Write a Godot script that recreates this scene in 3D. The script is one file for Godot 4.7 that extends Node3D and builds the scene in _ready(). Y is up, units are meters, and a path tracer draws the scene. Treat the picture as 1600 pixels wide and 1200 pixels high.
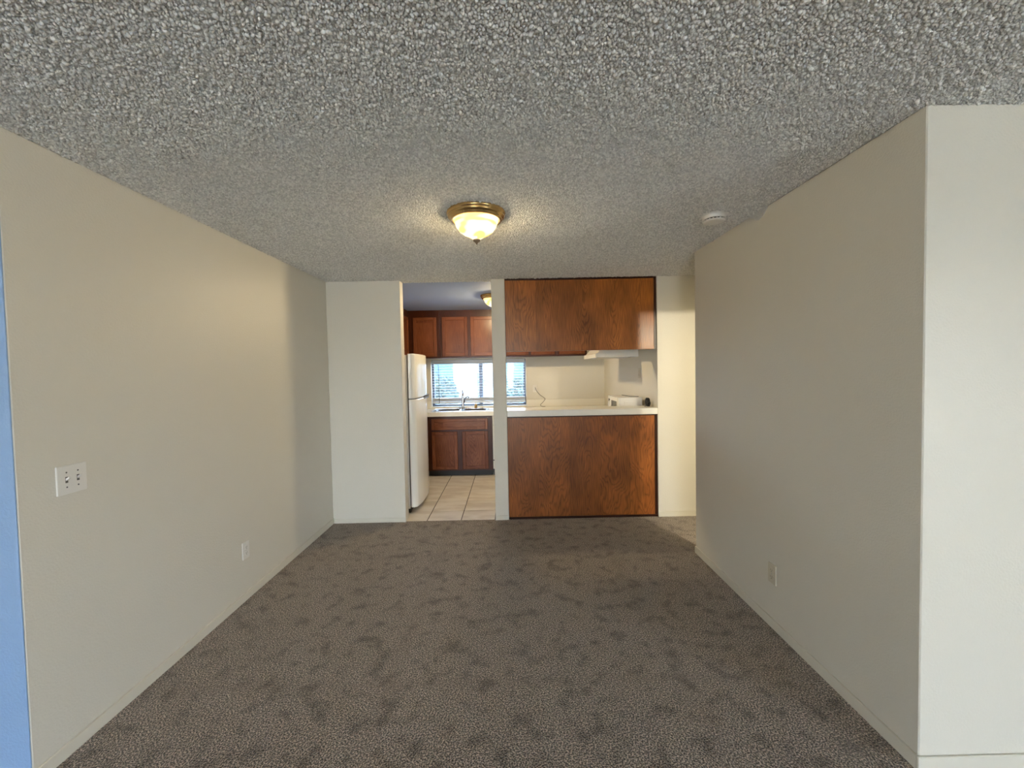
extends Node3D
# An empty flat's dining space, seen from the living room towards the kitchen. Metres, y up.

const XL := -1.815      # left wall
const XR := 1.503       # right wall, and the kitchen's right wall
const ZB := -4.287      # plane of the breakfast bar
const ZF := -3.432      # far end of the right wall (hallway begins)
const ZN := -1.534      # near end of the right wall
const ZK := -6.72       # kitchen back wall
const H := 2.44
const LIVING_END := 6.2
const DOOR := [-1.9, 0.2]          # sliding door, x
const RIGHT_WINDOW := [1.8, 3.4]   # window in the living room's right wall, z

var M := {}
var uvo := Vector2.ZERO   # texture offset of the next boxes
var across := false       # grain runs sideways

# ---------------------------------------------------------------- mesh helpers
func mb() -> SurfaceTool:
	var st := SurfaceTool.new()
	st.begin(Mesh.PRIMITIVE_TRIANGLES)
	return st

func vert(st: SurfaceTool, p: Vector3, n: Vector3, uv: Vector2) -> void:
	st.set_normal(n)
	st.set_uv(uv)
	st.add_vertex(p)

func tri(st: SurfaceTool, a: Vector3, b: Vector3, c: Vector3, na: Vector3, nb: Vector3, nc: Vector3, ua := Vector2.ZERO, ub := Vector2.ZERO, uc := Vector2.ZERO) -> void:
	if (b - a).cross(c - a).dot(na + nb + nc) > 0.0:
		vert(st, a, na, ua); vert(st, c, nc, uc); vert(st, b, nb, ub)
	else:
		vert(st, a, na, ua); vert(st, b, nb, ub); vert(st, c, nc, uc)

func quad(st: SurfaceTool, a: Vector3, b: Vector3, c: Vector3, d: Vector3, n: Vector3, ua := Vector2.ZERO, ub := Vector2.ZERO, uc := Vector2.ZERO, ud := Vector2.ZERO) -> void:
	tri(st, a, b, c, n, n, n, ua, ub, uc)
	tri(st, a, c, d, n, n, n, ua, uc, ud)

func buv(p: Vector3, ax: int, lo: Vector3, hi: Vector3) -> Vector2:
	var v := Vector2(p.x - lo.x, hi.y - p.y)
	if ax == 0: v = Vector2(p.z - lo.z, hi.y - p.y)
	elif ax == 1: v = Vector2(p.x - lo.x, p.z - lo.z)
	if across: v = Vector2(v.y, v.x)
	return v + uvo

# a box from lo to hi with chamfered edges
func bx(st: SurfaceTool, lo: Vector3, hi: Vector3, b := 0.002) -> void:
	var c := (lo + hi) / 2.0
	var h := (hi - lo) / 2.0
	b = minf(b, minf(h.x, minf(h.y, h.z)) * 0.45)
	for ax in 3:
		var u := (ax + 1) % 3
		var w := (ax + 2) % 3
		for s in [-1.0, 1.0]:
			var n := Vector3.ZERO
			n[ax] = s
			var q := []
			for k in [[-1, -1], [1, -1], [1, 1], [-1, 1]]:
				var p := Vector3.ZERO
				p[ax] = s * h[ax]; p[u] = k[0] * (h[u] - b); p[w] = k[1] * (h[w] - b)
				q.append(c + p)
			quad(st, q[0], q[1], q[2], q[3], n, buv(q[0], ax, lo, hi), buv(q[1], ax, lo, hi), buv(q[2], ax, lo, hi), buv(q[3], ax, lo, hi))
		if b <= 0.0:
			continue
		for s in [-1.0, 1.0]:       # edges along ax
			for t in [-1.0, 1.0]:
				var n := Vector3.ZERO
				n[u] = s; n[w] = t
				n = n.normalized()
				var q := []
				for k in [[-1, 0], [1, 0], [1, 1], [-1, 1]]:
					var p := Vector3.ZERO
					p[ax] = k[0] * (h[ax] - b)
					p[u] = s * (h[u] - (0.0 if k[1] == 0 else b))
					p[w] = t * (h[w] - (b if k[1] == 0 else 0.0))
					q.append(c + p)
				quad(st, q[0], q[1], q[2], q[3], n, buv(q[0], u, lo, hi), buv(q[1], u, lo, hi), buv(q[2], u, lo, hi), buv(q[3], u, lo, hi))
	if b > 0.0:
		for sx in [-1.0, 1.0]:
			for sy in [-1.0, 1.0]:
				for sz in [-1.0, 1.0]:
					var s := Vector3(sx, sy, sz)
					var n := s.normalized()
					tri(st, c + s * Vector3(h.x, h.y - b, h.z - b), c + s * Vector3(h.x - b, h.y, h.z - b), c + s * Vector3(h.x - b, h.y - b, h.z), n, n, n)

# a profile [radius, y] turned about the y axis through c
func lathe(st: SurfaceTool, c: Vector3, pr: Array, segs := 48, smooth := true) -> void:
	var nn := []
	for i in pr.size():
		var a: Vector2 = pr[maxi(i - 1, 0)]
		var b: Vector2 = pr[mini(i + 1, pr.size() - 1)]
		var d := (b - a).normalized()
		nn.append(Vector2(-d.y, d.x))
	# the profile runs so that the outside lies to its left
	for i in pr.size() - 1:
		var p: Vector2 = pr[i]
		var q: Vector2 = pr[i + 1]
		var d := (q - p).normalized()
		var np: Vector2 = nn[i] if smooth else Vector2(-d.y, d.x)
		var nq: Vector2 = nn[i + 1] if smooth else Vector2(-d.y, d.x)
		for k in segs:
			var t0 := TAU * k / segs
			var t1 := TAU * (k + 1) / segs
			var e0 := Vector3(cos(t0), 0, sin(t0))
			var e1 := Vector3(cos(t1), 0, sin(t1))
			var P := func(e: Vector3, v: Vector2) -> Vector3: return c + e * v.x + Vector3.UP * v.y
			var N := func(e: Vector3, v: Vector2) -> Vector3: return (e * v.x + Vector3.UP * v.y).normalized()
			var u0 := Vector2(float(k) / segs, float(i) / pr.size())
			var u1 := Vector2(float(k + 1) / segs, float(i + 1) / pr.size())
			if p.x > 1e-5:
				tri(st, P.call(e0, p), P.call(e1, p), P.call(e1, q), N.call(e0, np), N.call(e1, np), N.call(e1, nq), u0, Vector2(u1.x, u0.y), u1)
			if q.x > 1e-5:
				tri(st, P.call(e0, p), P.call(e1, q), P.call(e0, q), N.call(e0, np), N.call(e1, nq), N.call(e0, nq), u0, u1, Vector2(u0.x, u1.y))

# a round tube along points
func tube(st: SurfaceTool, pts: Array, r: float, segs := 10, r_end := -1.0) -> void:
	var rings := []
	var up := Vector3(0.13, 0.97, 0.21).normalized()
	for i in pts.size():
		var a: Vector3 = pts[maxi(i - 1, 0)]
		var b: Vector3 = pts[mini(i + 1, pts.size() - 1)]
		var d := (b - a).normalized()
		if absf(d.dot(up)) > 0.97: up = Vector3(0.97, 0.1, 0.2).normalized()
		var x := up.cross(d).normalized()
		var y := d.cross(x).normalized()
		up = y
		var rr := r if r_end < 0.0 else lerpf(r, r_end, float(i) / (pts.size() - 1))
		var ring := []
		for k in segs:
			var t := TAU * k / segs
			var n := x * cos(t) + y * sin(t)
			ring.append([pts[i] + n * rr, n])
		rings.append(ring)
	for i in rings.size() - 1:
		for k in segs:
			var a = rings[i][k]; var b = rings[i][(k + 1) % segs]
			var c = rings[i + 1][(k + 1) % segs]; var d = rings[i + 1][k]
			tri(st, a[0], b[0], c[0], a[1], b[1], c[1])
			tri(st, a[0], c[0], d[0], a[1], c[1], d[1])
	for e in [0, rings.size() - 1]:
		var o: Vector3 = pts[e]
		var n: Vector3 = (pts[0] - pts[1]).normalized() if e == 0 else (pts[-1] - pts[-2]).normalized()
		for k in segs:
			tri(st, o, rings[e][k][0], rings[e][(k + 1) % segs][0], n, n, n)

func curve(pts: Array, n := 24) -> Array:      # a smooth line through points
	var cv := Curve3D.new()
	for i in pts.size():
		var t: Vector3 = (pts[mini(i + 1, pts.size() - 1)] - pts[maxi(i - 1, 0)]) / 6.0
		cv.add_point(pts[i], -t, t)
	var out := []
	var l := cv.get_baked_length()
	for i in n + 1: out.append(cv.sample_baked(l * i / n, true))
	return out

# a flat outline (in the plane across axis ax: 0 x, 1 y, 2 z) drawn out from a to b along that axis
func prism(st: SurfaceTool, outline: PackedVector2Array, ax: int, a: float, b: float, smooth_deg := 0.0) -> void:
	var P := func(v: Vector2, w: float) -> Vector3:
		return Vector3(w, v.y, v.x) if ax == 0 else (Vector3(v.x, w, v.y) if ax == 1 else Vector3(v.x, v.y, w))
	var ccw := not Geometry2D.is_polygon_clockwise(outline)
	var n := outline.size()
	var en := []
	for i in n:
		var d := (outline[(i + 1) % n] - outline[i]).normalized()
		en.append(Vector2(d.y, -d.x) if ccw else Vector2(-d.y, d.x))
	var o3 := func(v: Vector2) -> Vector3:
		return Vector3(0, v.y, v.x) if ax == 0 else (Vector3(v.x, 0, v.y) if ax == 1 else Vector3(v.x, v.y, 0))
	# is_polygon_clockwise counts y downwards; check the sense of the normals against the middle of the outline
	var area := 0.0
	for i in n: area += outline[i].cross(outline[(i + 1) % n])
	for i in n:
		var d := (outline[(i + 1) % n] - outline[i]).normalized()
		en[i] = Vector2(d.y, -d.x) if area > 0.0 else Vector2(-d.y, d.x)
	var run := 0.0
	for i in n:
		var j := (i + 1) % n
		var n0: Vector2 = en[i]
		var n1: Vector2 = en[i]
		if smooth_deg > 0.0:
			var pv: Vector2 = en[(i + n - 1) % n]
			var nx: Vector2 = en[j]
			if rad_to_deg(absf(pv.angle_to(en[i]))) < smooth_deg: n0 = (pv + en[i]).normalized()
			if rad_to_deg(absf(nx.angle_to(en[i]))) < smooth_deg: n1 = (nx + en[i]).normalized()
		var m0: Vector3 = o3.call(n0)
		var m1: Vector3 = o3.call(n1)
		var p0: Vector3 = P.call(outline[i], a); var p1: Vector3 = P.call(outline[j], a)
		var q0: Vector3 = P.call(outline[i], b); var q1: Vector3 = P.call(outline[j], b)
		var l := outline[i].distance_to(outline[j])
		tri(st, p0, p1, q1, m0, m1, m1, Vector2(run, a), Vector2(run + l, a), Vector2(run + l, b))
		tri(st, p0, q1, q0, m0, m1, m0, Vector2(run, a), Vector2(run + l, b), Vector2(run, b))
		run += l
	var idx := Geometry2D.triangulate_polygon(outline)
	for e in [[a, -1.0], [b, 1.0]]:
		var nv := Vector3.ZERO
		nv[ax] = e[1] * signf(b - a)
		for k in range(0, idx.size(), 3):
			tri(st, P.call(outline[idx[k]], e[0]), P.call(outline[idx[k + 1]], e[0]), P.call(outline[idx[k + 2]], e[0]), nv, nv, nv, outline[idx[k]], outline[idx[k + 1]], outline[idx[k + 2]])

# a slab (outer rectangle in x and z) with a rectangular hole
func hole_slab(st: SurfaceTool, o: Rect2, i: Rect2, y0: float, y1: float) -> void:
	var oc := [o.position, Vector2(o.end.x, o.position.y), o.end, Vector2(o.position.x, o.end.y)]
	var ic := [i.position, Vector2(i.end.x, i.position.y), i.end, Vector2(i.position.x, i.end.y)]
	var up := func(v: Vector2, y: float) -> Vector3: return Vector3(v.x, y, v.y)
	for k in 4:
		var j := (k + 1) % 4
		quad(st, up.call(oc[k], y1), up.call(oc[j], y1), up.call(ic[j], y1), up.call(ic[k], y1), Vector3.UP, oc[k], oc[j], ic[j], ic[k])
		quad(st, up.call(oc[k], y0), up.call(oc[j], y0), up.call(ic[j], y0), up.call(ic[k], y0), Vector3.DOWN, oc[k], oc[j], ic[j], ic[k])
		var d: Vector2 = (oc[j] - oc[k]).normalized()
		var n := Vector3(d.y, 0, -d.x)
		quad(st, up.call(oc[k], y0), up.call(oc[j], y0), up.call(oc[j], y1), up.call(oc[k], y1), n)
		quad(st, up.call(ic[k], y0), up.call(ic[j], y0), up.call(ic[j], y1), up.call(ic[k], y1), -n)

# ---------------------------------------------------------------- objects
func obj(called: String, st: SurfaceTool, m: Material, parent: Node = self, label := "") -> MeshInstance3D:
	var o := MeshInstance3D.new()
	o.name = called
	o.mesh = st.commit()
	o.material_override = m
	parent.add_child(o, true)
	if label: o.set_meta("label", label)
	return o

func box(called: String, lo: Vector3, hi: Vector3, m: Material, parent: Node = self, b := 0.002) -> MeshInstance3D:
	var st := mb()
	bx(st, lo, hi, b)
	return obj(called, st, m, parent)

func tag(o: Node, label: String, category: String, group := "") -> Node:
	o.set_meta("label", label)
	o.set_meta("category", category)
	if group: o.set_meta("group", group)
	return o

func thing(called: String, label: String, category: String, at := Vector3.ZERO, group := "") -> Node3D:
	var o := Node3D.new()
	o.name = called
	add_child(o, true)
	o.position = at
	tag(o, label, category, group)
	return o

func struct(called: String, boxes: Array, m: Material, label: String, category := "wall", b := 0.004) -> MeshInstance3D:
	var st := mb()
	for q in boxes: bx(st, q[0], q[1], b)
	var o := obj(called, st, m)
	o.set_meta("kind", "structure")
	tag(o, label, category)
	return o

# ---------------------------------------------------------------- materials
func noise_tex(size: int, freq: float, type: int, sd: int, oct := 3, ramp: Gradient = null, ret := -1) -> NoiseTexture2D:
	var f := FastNoiseLite.new()
	f.noise_type = type
	f.frequency = freq
	f.seed = sd
	f.fractal_octaves = oct
	if oct <= 1: f.fractal_type = FastNoiseLite.FRACTAL_NONE
	if ret >= 0: f.cellular_return_type = ret
	var t := NoiseTexture2D.new()
	t.width = size
	t.height = size
	t.seamless = true
	t.seamless_blend_skirt = 0.15
	t.generate_mipmaps = false
	t.noise = f
	if ramp: t.color_ramp = ramp
	return t

func grad(stops: Array) -> Gradient:
	var g := Gradient.new()
	var o := PackedFloat32Array()
	var c := PackedColorArray()
	for s in stops:
		o.append(s[0]); c.append(s[1])
	g.offsets = o
	g.colors = c
	return g

func mat(color: Color, rough := 0.5, metal := 0.0, spec := 0.5) -> StandardMaterial3D:
	var m := StandardMaterial3D.new()
	m.albedo_color = color
	m.roughness = rough
	m.metallic = metal
	m.metallic_specular = spec
	return m

func tri_map(m: StandardMaterial3D, scale: float) -> StandardMaterial3D:
	m.uv1_triplanar = true
	m.uv1_world_triplanar = true
	m.uv1_scale = Vector3.ONE * scale
	return m

# oak veneer: rings of a log cut lengthwise, in strips `flitch` metres wide
func wood_tex(w: int, h: int, mw: float, mh: float, sd: int, dark: Color, light: Color, flitch: float, spread := 1.0) -> ImageTexture:
	var rng := RandomNumberGenerator.new()
	rng.seed = sd
	var n1 := FastNoiseLite.new(); n1.seed = sd; n1.frequency = 1.0; n1.fractal_octaves = 2
	var n2 := FastNoiseLite.new(); n2.seed = sd + 1; n2.frequency = 1.0; n2.fractal_octaves = 2
	var n3 := FastNoiseLite.new(); n3.seed = sd + 2; n3.frequency = 1.0; n3.fractal_octaves = 3
	var strips := int(ceil(mw / flitch)) + 1
	var ph := []
	for k in strips: ph.append([rng.randf_range(-0.18, 0.18), rng.randf_range(0.02, 0.45), rng.randf_range(0.30, 0.62) * (1.0 if rng.randf() < 0.6 else -1.0), rng.randf_range(-0.10, 0.10), rng.randf_range(0.8, 1.5)])
	var bytes := PackedByteArray()
	bytes.resize(w * h * 3)
	for j in h:
		var Y := float(j) / h * mh
		for i in w:
			var X := float(i) / w * mw
			var k := int(X / flitch)
			var q = ph[k]
			var dx := X / flitch - k - 0.5
			if k % 2 == 1: dx = -dx
			dx = (dx - q[0]) * q[4]
			var wob := n1.get_noise_2d(X * 5.0 + k * 7.0, Y * 2.2)
			var d: float = q[1] + Y * q[2] + wob * 0.13
			var r := sqrt(dx * dx * 1.3 + d * d)
			var s := r * 19.0 + n2.get_noise_2d(X * 30.0, Y * 3.0) * 0.35
			var t := s - floorf(s)
			var ring := 1.0 - smoothstep(0.0, 0.35, t) + smoothstep(0.75, 1.0, t)
			var pore := n2.get_noise_2d(X * 170.0, Y * 5.0)
			var tone: float = n3.get_noise_2d(X * 2.6, Y * 1.6) * 0.26 + q[3] * 1.0
			var v := clampf(0.58 + (tone * 0.9 - ring * 0.21 + pore * 0.26) * spread, 0.0, 1.0)
			var c := dark.lerp(light, v)
			var at := (j * w + i) * 3
			bytes[at] = int(c.r * 255.0); bytes[at + 1] = int(c.g * 255.0); bytes[at + 2] = int(c.b * 255.0)
	return ImageTexture.create_from_image(Image.create_from_data(w, h, false, Image.FORMAT_RGB8, bytes))

func wood_mat(t: Texture2D, mw: float, mh: float, rough: float) -> StandardMaterial3D:
	var m := mat(Color.WHITE, rough)
	m.albedo_texture = t
	m.uv1_scale = Vector3(1.0 / mw, 1.0 / mh, 1.0)
	return m

func make_materials() -> void:
	# painted, lightly orange-peeled plaster
	var peel := noise_tex(1024, 0.045, FastNoiseLite.TYPE_SIMPLEX_SMOOTH, 11, 2)
	var wall := tri_map(mat(Color(0.855, 0.838, 0.785), 0.46), 1.6)
	wall.heightmap_enabled = true
	wall.heightmap_texture = peel
	wall.heightmap_scale = 0.07
	M.wall = wall
	var blue := tri_map(mat(Color(0.53, 0.65, 0.80), 0.45), 1.6)  # blue daylight put into the colour of the left return wall
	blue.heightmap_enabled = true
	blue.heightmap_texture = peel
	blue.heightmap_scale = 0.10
	M.blue_light_wall = blue
	var trim := mat(Color(0.855, 0.836, 0.775), 0.34)
	M.trim = trim
	# sprayed popcorn ceiling
	var pop := noise_tex(2048, 0.085, FastNoiseLite.TYPE_CELLULAR, 5, 2, grad([[0.0, Color.WHITE], [0.5, Color(0.55, 0.55, 0.55)], [1.0, Color.BLACK]]), FastNoiseLite.RETURN_DISTANCE)
	var ceil_m := tri_map(mat(Color(0.89, 0.885, 0.865), 0.9, 0.0, 0.2), 0.55)
	ceil_m.heightmap_enabled = true
	ceil_m.heightmap_texture = pop
	ceil_m.heightmap_scale = 1.4
	M.ceiling = ceil_m
	M.blue_lit_ceiling = mat(Color(0.62, 0.68, 0.80), 0.75, 0.0, 0.12)  # bluish window reflection put into the kitchen ceiling colour
	M.popcorn = mat(Color(0.955, 0.95, 0.93), 0.9, 0.0, 0.2)
	M.popcorn.vertex_color_use_as_albedo = true
	# carpet: speckled yarn with trodden patches where the pile leans the other way
	var fine := noise_tex(2048, 0.075, FastNoiseLite.TYPE_SIMPLEX_SMOOTH, 21, 2, grad([[0.27, Color(0.25, 0.235, 0.22)], [0.5, Color(0.52, 0.485, 0.455)], [0.73, Color(0.88, 0.835, 0.785)]]))
	var carpet := tri_map(mat(Color(1.0, 0.975, 0.945), 0.97, 0.0, 0.1), 0.7)
	carpet.albedo_texture = fine
	carpet.heightmap_enabled = true
	carpet.heightmap_texture = noise_tex(2048, 0.075, FastNoiseLite.TYPE_SIMPLEX_SMOOTH, 22, 2)
	carpet.heightmap_scale = 1.0
	carpet.detail_enabled = true
	carpet.detail_blend_mode = BaseMaterial3D.BLEND_MODE_MUL
	carpet.detail_uv_layer = BaseMaterial3D.DETAIL_UV_2
	carpet.detail_albedo = noise_tex(1024, 0.023, FastNoiseLite.TYPE_SIMPLEX_SMOOTH, 33, 2, grad([[0.08, Color(0.70, 0.69, 0.68)], [0.30, Color(0.90, 0.895, 0.89)], [0.45, Color(1, 1, 1)], [0.9, Color(1, 1, 1)]]))
	carpet.uv2_triplanar = true
	carpet.uv2_world_triplanar = true
	carpet.uv2_scale = Vector3.ONE * 0.30
	carpet.rim_enabled = true
	carpet.rim = 0.9
	carpet.rim_tint = 0.4
	M.carpet = carpet
	# oak
	M.panel_top = wood_mat(wood_tex(1024, 512, 1.52, 0.76, 3, Color(0.27, 0.135, 0.05), Color(0.72, 0.45, 0.20), 0.30), 1.52, 0.76, 0.30)
	M.panel_low = wood_mat(wood_tex(1024, 704, 1.54, 1.06, 8, Color(0.26, 0.13, 0.05), Color(0.68, 0.41, 0.18), 0.31), 1.54, 1.06, 0.36)
	var oak := wood_tex(512, 512, 0.72, 0.72, 17, Color(0.28, 0.14, 0.085), Color(0.58, 0.35, 0.22), 0.24, 0.9)
	M.oak = wood_mat(oak, 0.72, 0.72, 0.26)
	M.oak_frame = wood_mat(oak, 0.72, 0.72, 0.30)
	M.oak_frame.albedo_color = Color(0.60, 0.52, 0.50)
	M.oak_dark = wood_mat(oak, 0.72, 0.72, 0.35)
	M.oak_dark.albedo_color = Color(0.42, 0.36, 0.34)
	for k in ["panel_top", "panel_low", "oak", "oak_frame", "oak_dark"]: M[k].metallic_specular = 0.38
	M.black = mat(Color(0.03, 0.03, 0.03), 0.45)
	M.kick = mat(Color(0.045, 0.04, 0.04), 0.5)
	# tiles: beige ceramic, a few tones
	M.tiles = []
	for k in 4:
		var tn := 0.018 * (k - 1.5)
		var t := noise_tex(256, 0.007, FastNoiseLite.TYPE_SIMPLEX_SMOOTH, 50 + k, 4, grad([[0.2, Color(0.85 + tn, 0.81 + tn, 0.755 + tn)], [0.5, Color(0.90 + tn, 0.87 + tn, 0.82 + tn)], [0.8, Color(0.93 + tn, 0.905 + tn, 0.865 + tn)]]))
		var tm := mat(Color.WHITE, 0.33)
		tm.albedo_texture = t
		tm.uv1_scale = Vector3(1.1, 2.6, 1)
		M.tiles.append(tm)
	M.grout = mat(Color(0.20, 0.17, 0.15), 0.9)
	M.laminate = mat(Color(0.93, 0.92, 0.88), 0.22)
	M.white = mat(Color(0.92, 0.915, 0.89), 0.16)
	M.fridge = mat(Color(0.94, 0.935, 0.90), 0.05)
	M.white_plastic = mat(Color(0.90, 0.89, 0.86), 0.30)
	M.white_matte = mat(Color(0.86, 0.85, 0.83), 0.5)
	M.cream = mat(Color(0.80, 0.77, 0.69), 0.35)
	M.slot = mat(Color(0.05, 0.05, 0.05), 0.7)
	M.grey = mat(Color(0.35, 0.34, 0.33), 0.5)
	M.gasket = mat(Color(0.33, 0.32, 0.30), 0.6)
	M.steel = mat(Color(0.72, 0.72, 0.72), 0.28, 1.0)
	M.chrome = mat(Color(0.75, 0.76, 0.78), 0.14, 1.0)
	M.brass = mat(Color(0.78, 0.66, 0.45), 0.24, 1.0)
	M.nickel = mat(Color(0.55, 0.50, 0.44), 0.3, 1.0)
	M.alu = mat(Color(0.42, 0.44, 0.47), 0.45, 0.6)
	M.slat = mat(Color(0.88, 0.90, 0.92), 0.4)
	M.slat.backlight_enabled = true
	M.slat.backlight = Color(0.25, 0.25, 0.25)
	var glass := mat(Color(1, 1, 1, 0.06), 0.03)
	glass.transparency = BaseMaterial3D.TRANSPARENCY_ALPHA
	M.glass = glass
	M.dark_glass = mat(Color(0.05, 0.055, 0.07), 0.06)
	M.amber = mat(Color(0.62, 0.50, 0.28), 0.3)
	# alabaster shade of the ceiling lamps
	var bowl := mat(Color(0.93, 0.88, 0.74), 0.25)
	bowl.emission_enabled = true
	bowl.emission = Color.BLACK
	bowl.emission_texture = noise_tex(256, 0.012, FastNoiseLite.TYPE_SIMPLEX_SMOOTH, 71, 2, grad([[0.30, Color(1.0, 0.80, 0.38)], [0.46, Color(1.0, 0.93, 0.70)], [0.75, Color(1.0, 0.97, 0.86)]]))
	bowl.emission_energy_multiplier = 1.5
	M.bowl = bowl
	# outside
	M.fence = mat(Color(0.155, 0.295, 0.37), 0.8)
	M.stucco_pale = tri_map(mat(Color(0.93, 0.93, 0.92), 0.9), 1.0)
	M.roof = mat(Color(0.40, 0.42, 0.45), 0.9)
	M.concrete = mat(Color(0.74, 0.73, 0.70), 0.9)
	M.leaf = mat(Color(0.15, 0.27, 0.23), 0.6)
	M.bark = mat(Color(0.30, 0.24, 0.19), 0.9)

# ---------------------------------------------------------------- builders
func ceiling_lamp(label: String, at: Vector3, energy: float, drop := 0.088) -> void:
	# `at` is the point on the ceiling above its middle
	var t := thing("ceiling_light", label, "ceiling light", at)
	var st := mb()
	lathe(st, Vector3.ZERO, [Vector2(0.0, -0.004), Vector2(0.128, -0.006), Vector2(0.130, -0.046), Vector2(0.137, -0.051), Vector2(0.146, -0.049), Vector2(0.150, -0.043), Vector2(0.151, -0.037), Vector2(0.158, -0.035), Vector2(0.163, -0.030), Vector2(0.164, -0.024), Vector2(0.160, -0.020), Vector2(0.167, -0.017), Vector2(0.170, -0.010), Vector2(0.168, 0.0)], 64)
	obj("rim", st, M.brass, t, "polished brass stepped rim")
	st = mb()
	lathe(st, Vector3.ZERO, [Vector2(0.010, -0.158), Vector2(0.026, -0.152), Vector2(0.046, -0.140), Vector2(0.074, -0.126), Vector2(0.098, -0.108), Vector2(0.114, -0.086), Vector2(0.122, -0.066), Vector2(0.131, -0.052), Vector2(0.133, -0.044), Vector2(0.128, -0.040)], 64)
	obj("glass_shade", st, M.bowl, t, "glowing alabaster glass bowl")
	st = mb()
	lathe(st, Vector3.ZERO, [Vector2(0.0, -0.186), Vector2(0.004, -0.184), Vector2(0.005, -0.178), Vector2(0.010, -0.173), Vector2(0.019, -0.167), Vector2(0.022, -0.160), Vector2(0.018, -0.154), Vector2(0.0, -0.152)], 24)
	obj("finial", st, M.nickel, t)
	for s in [-1.0, 1.0]:
		var l := OmniLight3D.new()
		l.name = "bulb_light"
		l.light_color = Color(1.0, 0.895, 0.70)
		l.light_energy = energy
		l.light_size = 0.03
		l.omni_range = 12.0
		l.omni_attenuation = 2.0
		l.shadow_enabled = true
		l.position = Vector3(0.055 * s, -drop, 0.0)
		t.add_child(l, true)

# plate on a wall: local x along the wall, y up, +z out of the wall
func outlet(label: String, at: Vector3, yaw: float, plug := false, m: Material = M.white_plastic) -> Node3D:
	var t := thing("wall_outlet", label, "outlet", at, "")
	t.rotation.y = yaw
	var st := mb()
	bx(st, Vector3(-0.0355, -0.0575, 0.0), Vector3(0.0355, 0.0575, 0.007), 0.004)
	obj("cover_plate", st, m, t)
	for s in [-1.0, 1.0]:
		st = mb()
		var pts := PackedVector2Array()
		for k in 24:
			var a := TAU * k / 24
			pts.append(Vector2(cos(a) * 0.0172, clampf(sin(a) * 0.0172, -0.0135, 0.0135) + s * 0.0195))
		prism(st, pts, 2, 0.004, 0.0092)
		var face := obj("socket", st, m, t)
		if not (plug and s > 0.0):
			for q in [[-0.0064, 0.0028], [0.0064, 0.0028]]:
				box("slot", Vector3(q[0] - 0.001, s * 0.0195 + q[1] - 0.004, 0.0088), Vector3(q[0] + 0.001, s * 0.0195 + q[1] + 0.004, 0.0095), M.slot, face, 0.0)
			box("slot", Vector3(-0.0022, s * 0.0195 - 0.0098, 0.0088), Vector3(0.0022, s * 0.0195 - 0.0056, 0.0095), M.slot, face, 0.0)
	st = mb()
	bx(st, Vector3(-0.0025, -0.0025, 0.0065), Vector3(0.0025, 0.0025, 0.0082), 0.0006)
	obj("screw", st, M.steel, t)
	return t

func double_switch(label: String, at: Vector3, yaw: float) -> void:
	var t := thing("light_switch", label, "switch", at)
	t.rotation.y = yaw
	var st := mb()
	bx(st, Vector3(-0.060, -0.0585, 0.0), Vector3(0.060, 0.0585, 0.0075), 0.005)
	obj("cover_plate", st, M.white_plastic, t)
	for s in [-1.0, 1.0]:
		st = mb()
		bx(st, Vector3(s * 0.023 - 0.0055, -0.0125, 0.006), Vector3(s * 0.023 + 0.0055, 0.0125, 0.0082), 0.0006)
		obj("switch_opening", st, M.grey, t, "dark recess round the toggle")
		st = mb()
		prism(st, PackedVector2Array([Vector2(0.007, -0.004), Vector2(0.021, 0.006), Vector2(0.0225, 0.011), Vector2(0.0195, 0.0125), Vector2(0.007, 0.006)]), 0, s * 0.023 - 0.0042, s * 0.023 + 0.0042)
		obj("toggle", st, M.white, t)
		for v in [-1.0, 1.0]:
			st = mb()
			lathe(st, Vector3.ZERO, [Vector2(0.0033, 0.0), Vector2(0.003, 0.0012), Vector2(0.0, 0.0016)], 12)
			var o := obj("screw", st, M.grey, t)
			o.position = Vector3(s * 0.023, v * 0.030, 0.0073)
			o.rotation.x = PI / 2

# a cabinet door or drawer front of stile, rail and raised panel. Local x right, y up, +z out
func panel_front(called: String, lo: Vector2, hi: Vector2, parent: Node, frame_w := 0.052, handle := false) -> Node3D:
	var root := Node3D.new()
	root.name = called
	parent.add_child(root, true)
	var rng := RandomNumberGenerator.new()
	rng.seed = int(absf(lo.x * 1000.0) + absf(hi.y * 777.0))
	var th := 0.019
	uvo = Vector2(rng.randf(), rng.randf())
	var st := mb()
	for s in [0, 1]:
		var x0: float = lo.x if s == 0 else hi.x - frame_w
		box("stile", Vector3(x0, lo.y, 0.0), Vector3(x0 + frame_w, hi.y, th), M.oak, root, 0.004)
	across = true
	uvo = Vector2(rng.randf(), rng.randf())
	for s in [0, 1]:
		var y0: float = lo.y if s == 0 else hi.y - frame_w
		box("rail", Vector3(lo.x + frame_w, y0, 0.0), Vector3(hi.x - frame_w, y0 + frame_w, th - 0.0004), M.oak, root, 0.004)
	across = hi.y - lo.y < 0.25
	uvo = Vector2(rng.randf(), rng.randf())
	st = mb()
	bx(st, Vector3(lo.x + frame_w - 0.002, lo.y + frame_w - 0.002, 0.001), Vector3(hi.x - frame_w + 0.002, hi.y - frame_w + 0.002, 0.0085), 0.002)
	obj("panel", st, M.oak, root)
	across = false
	uvo = Vector2.ZERO
	return root

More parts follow.
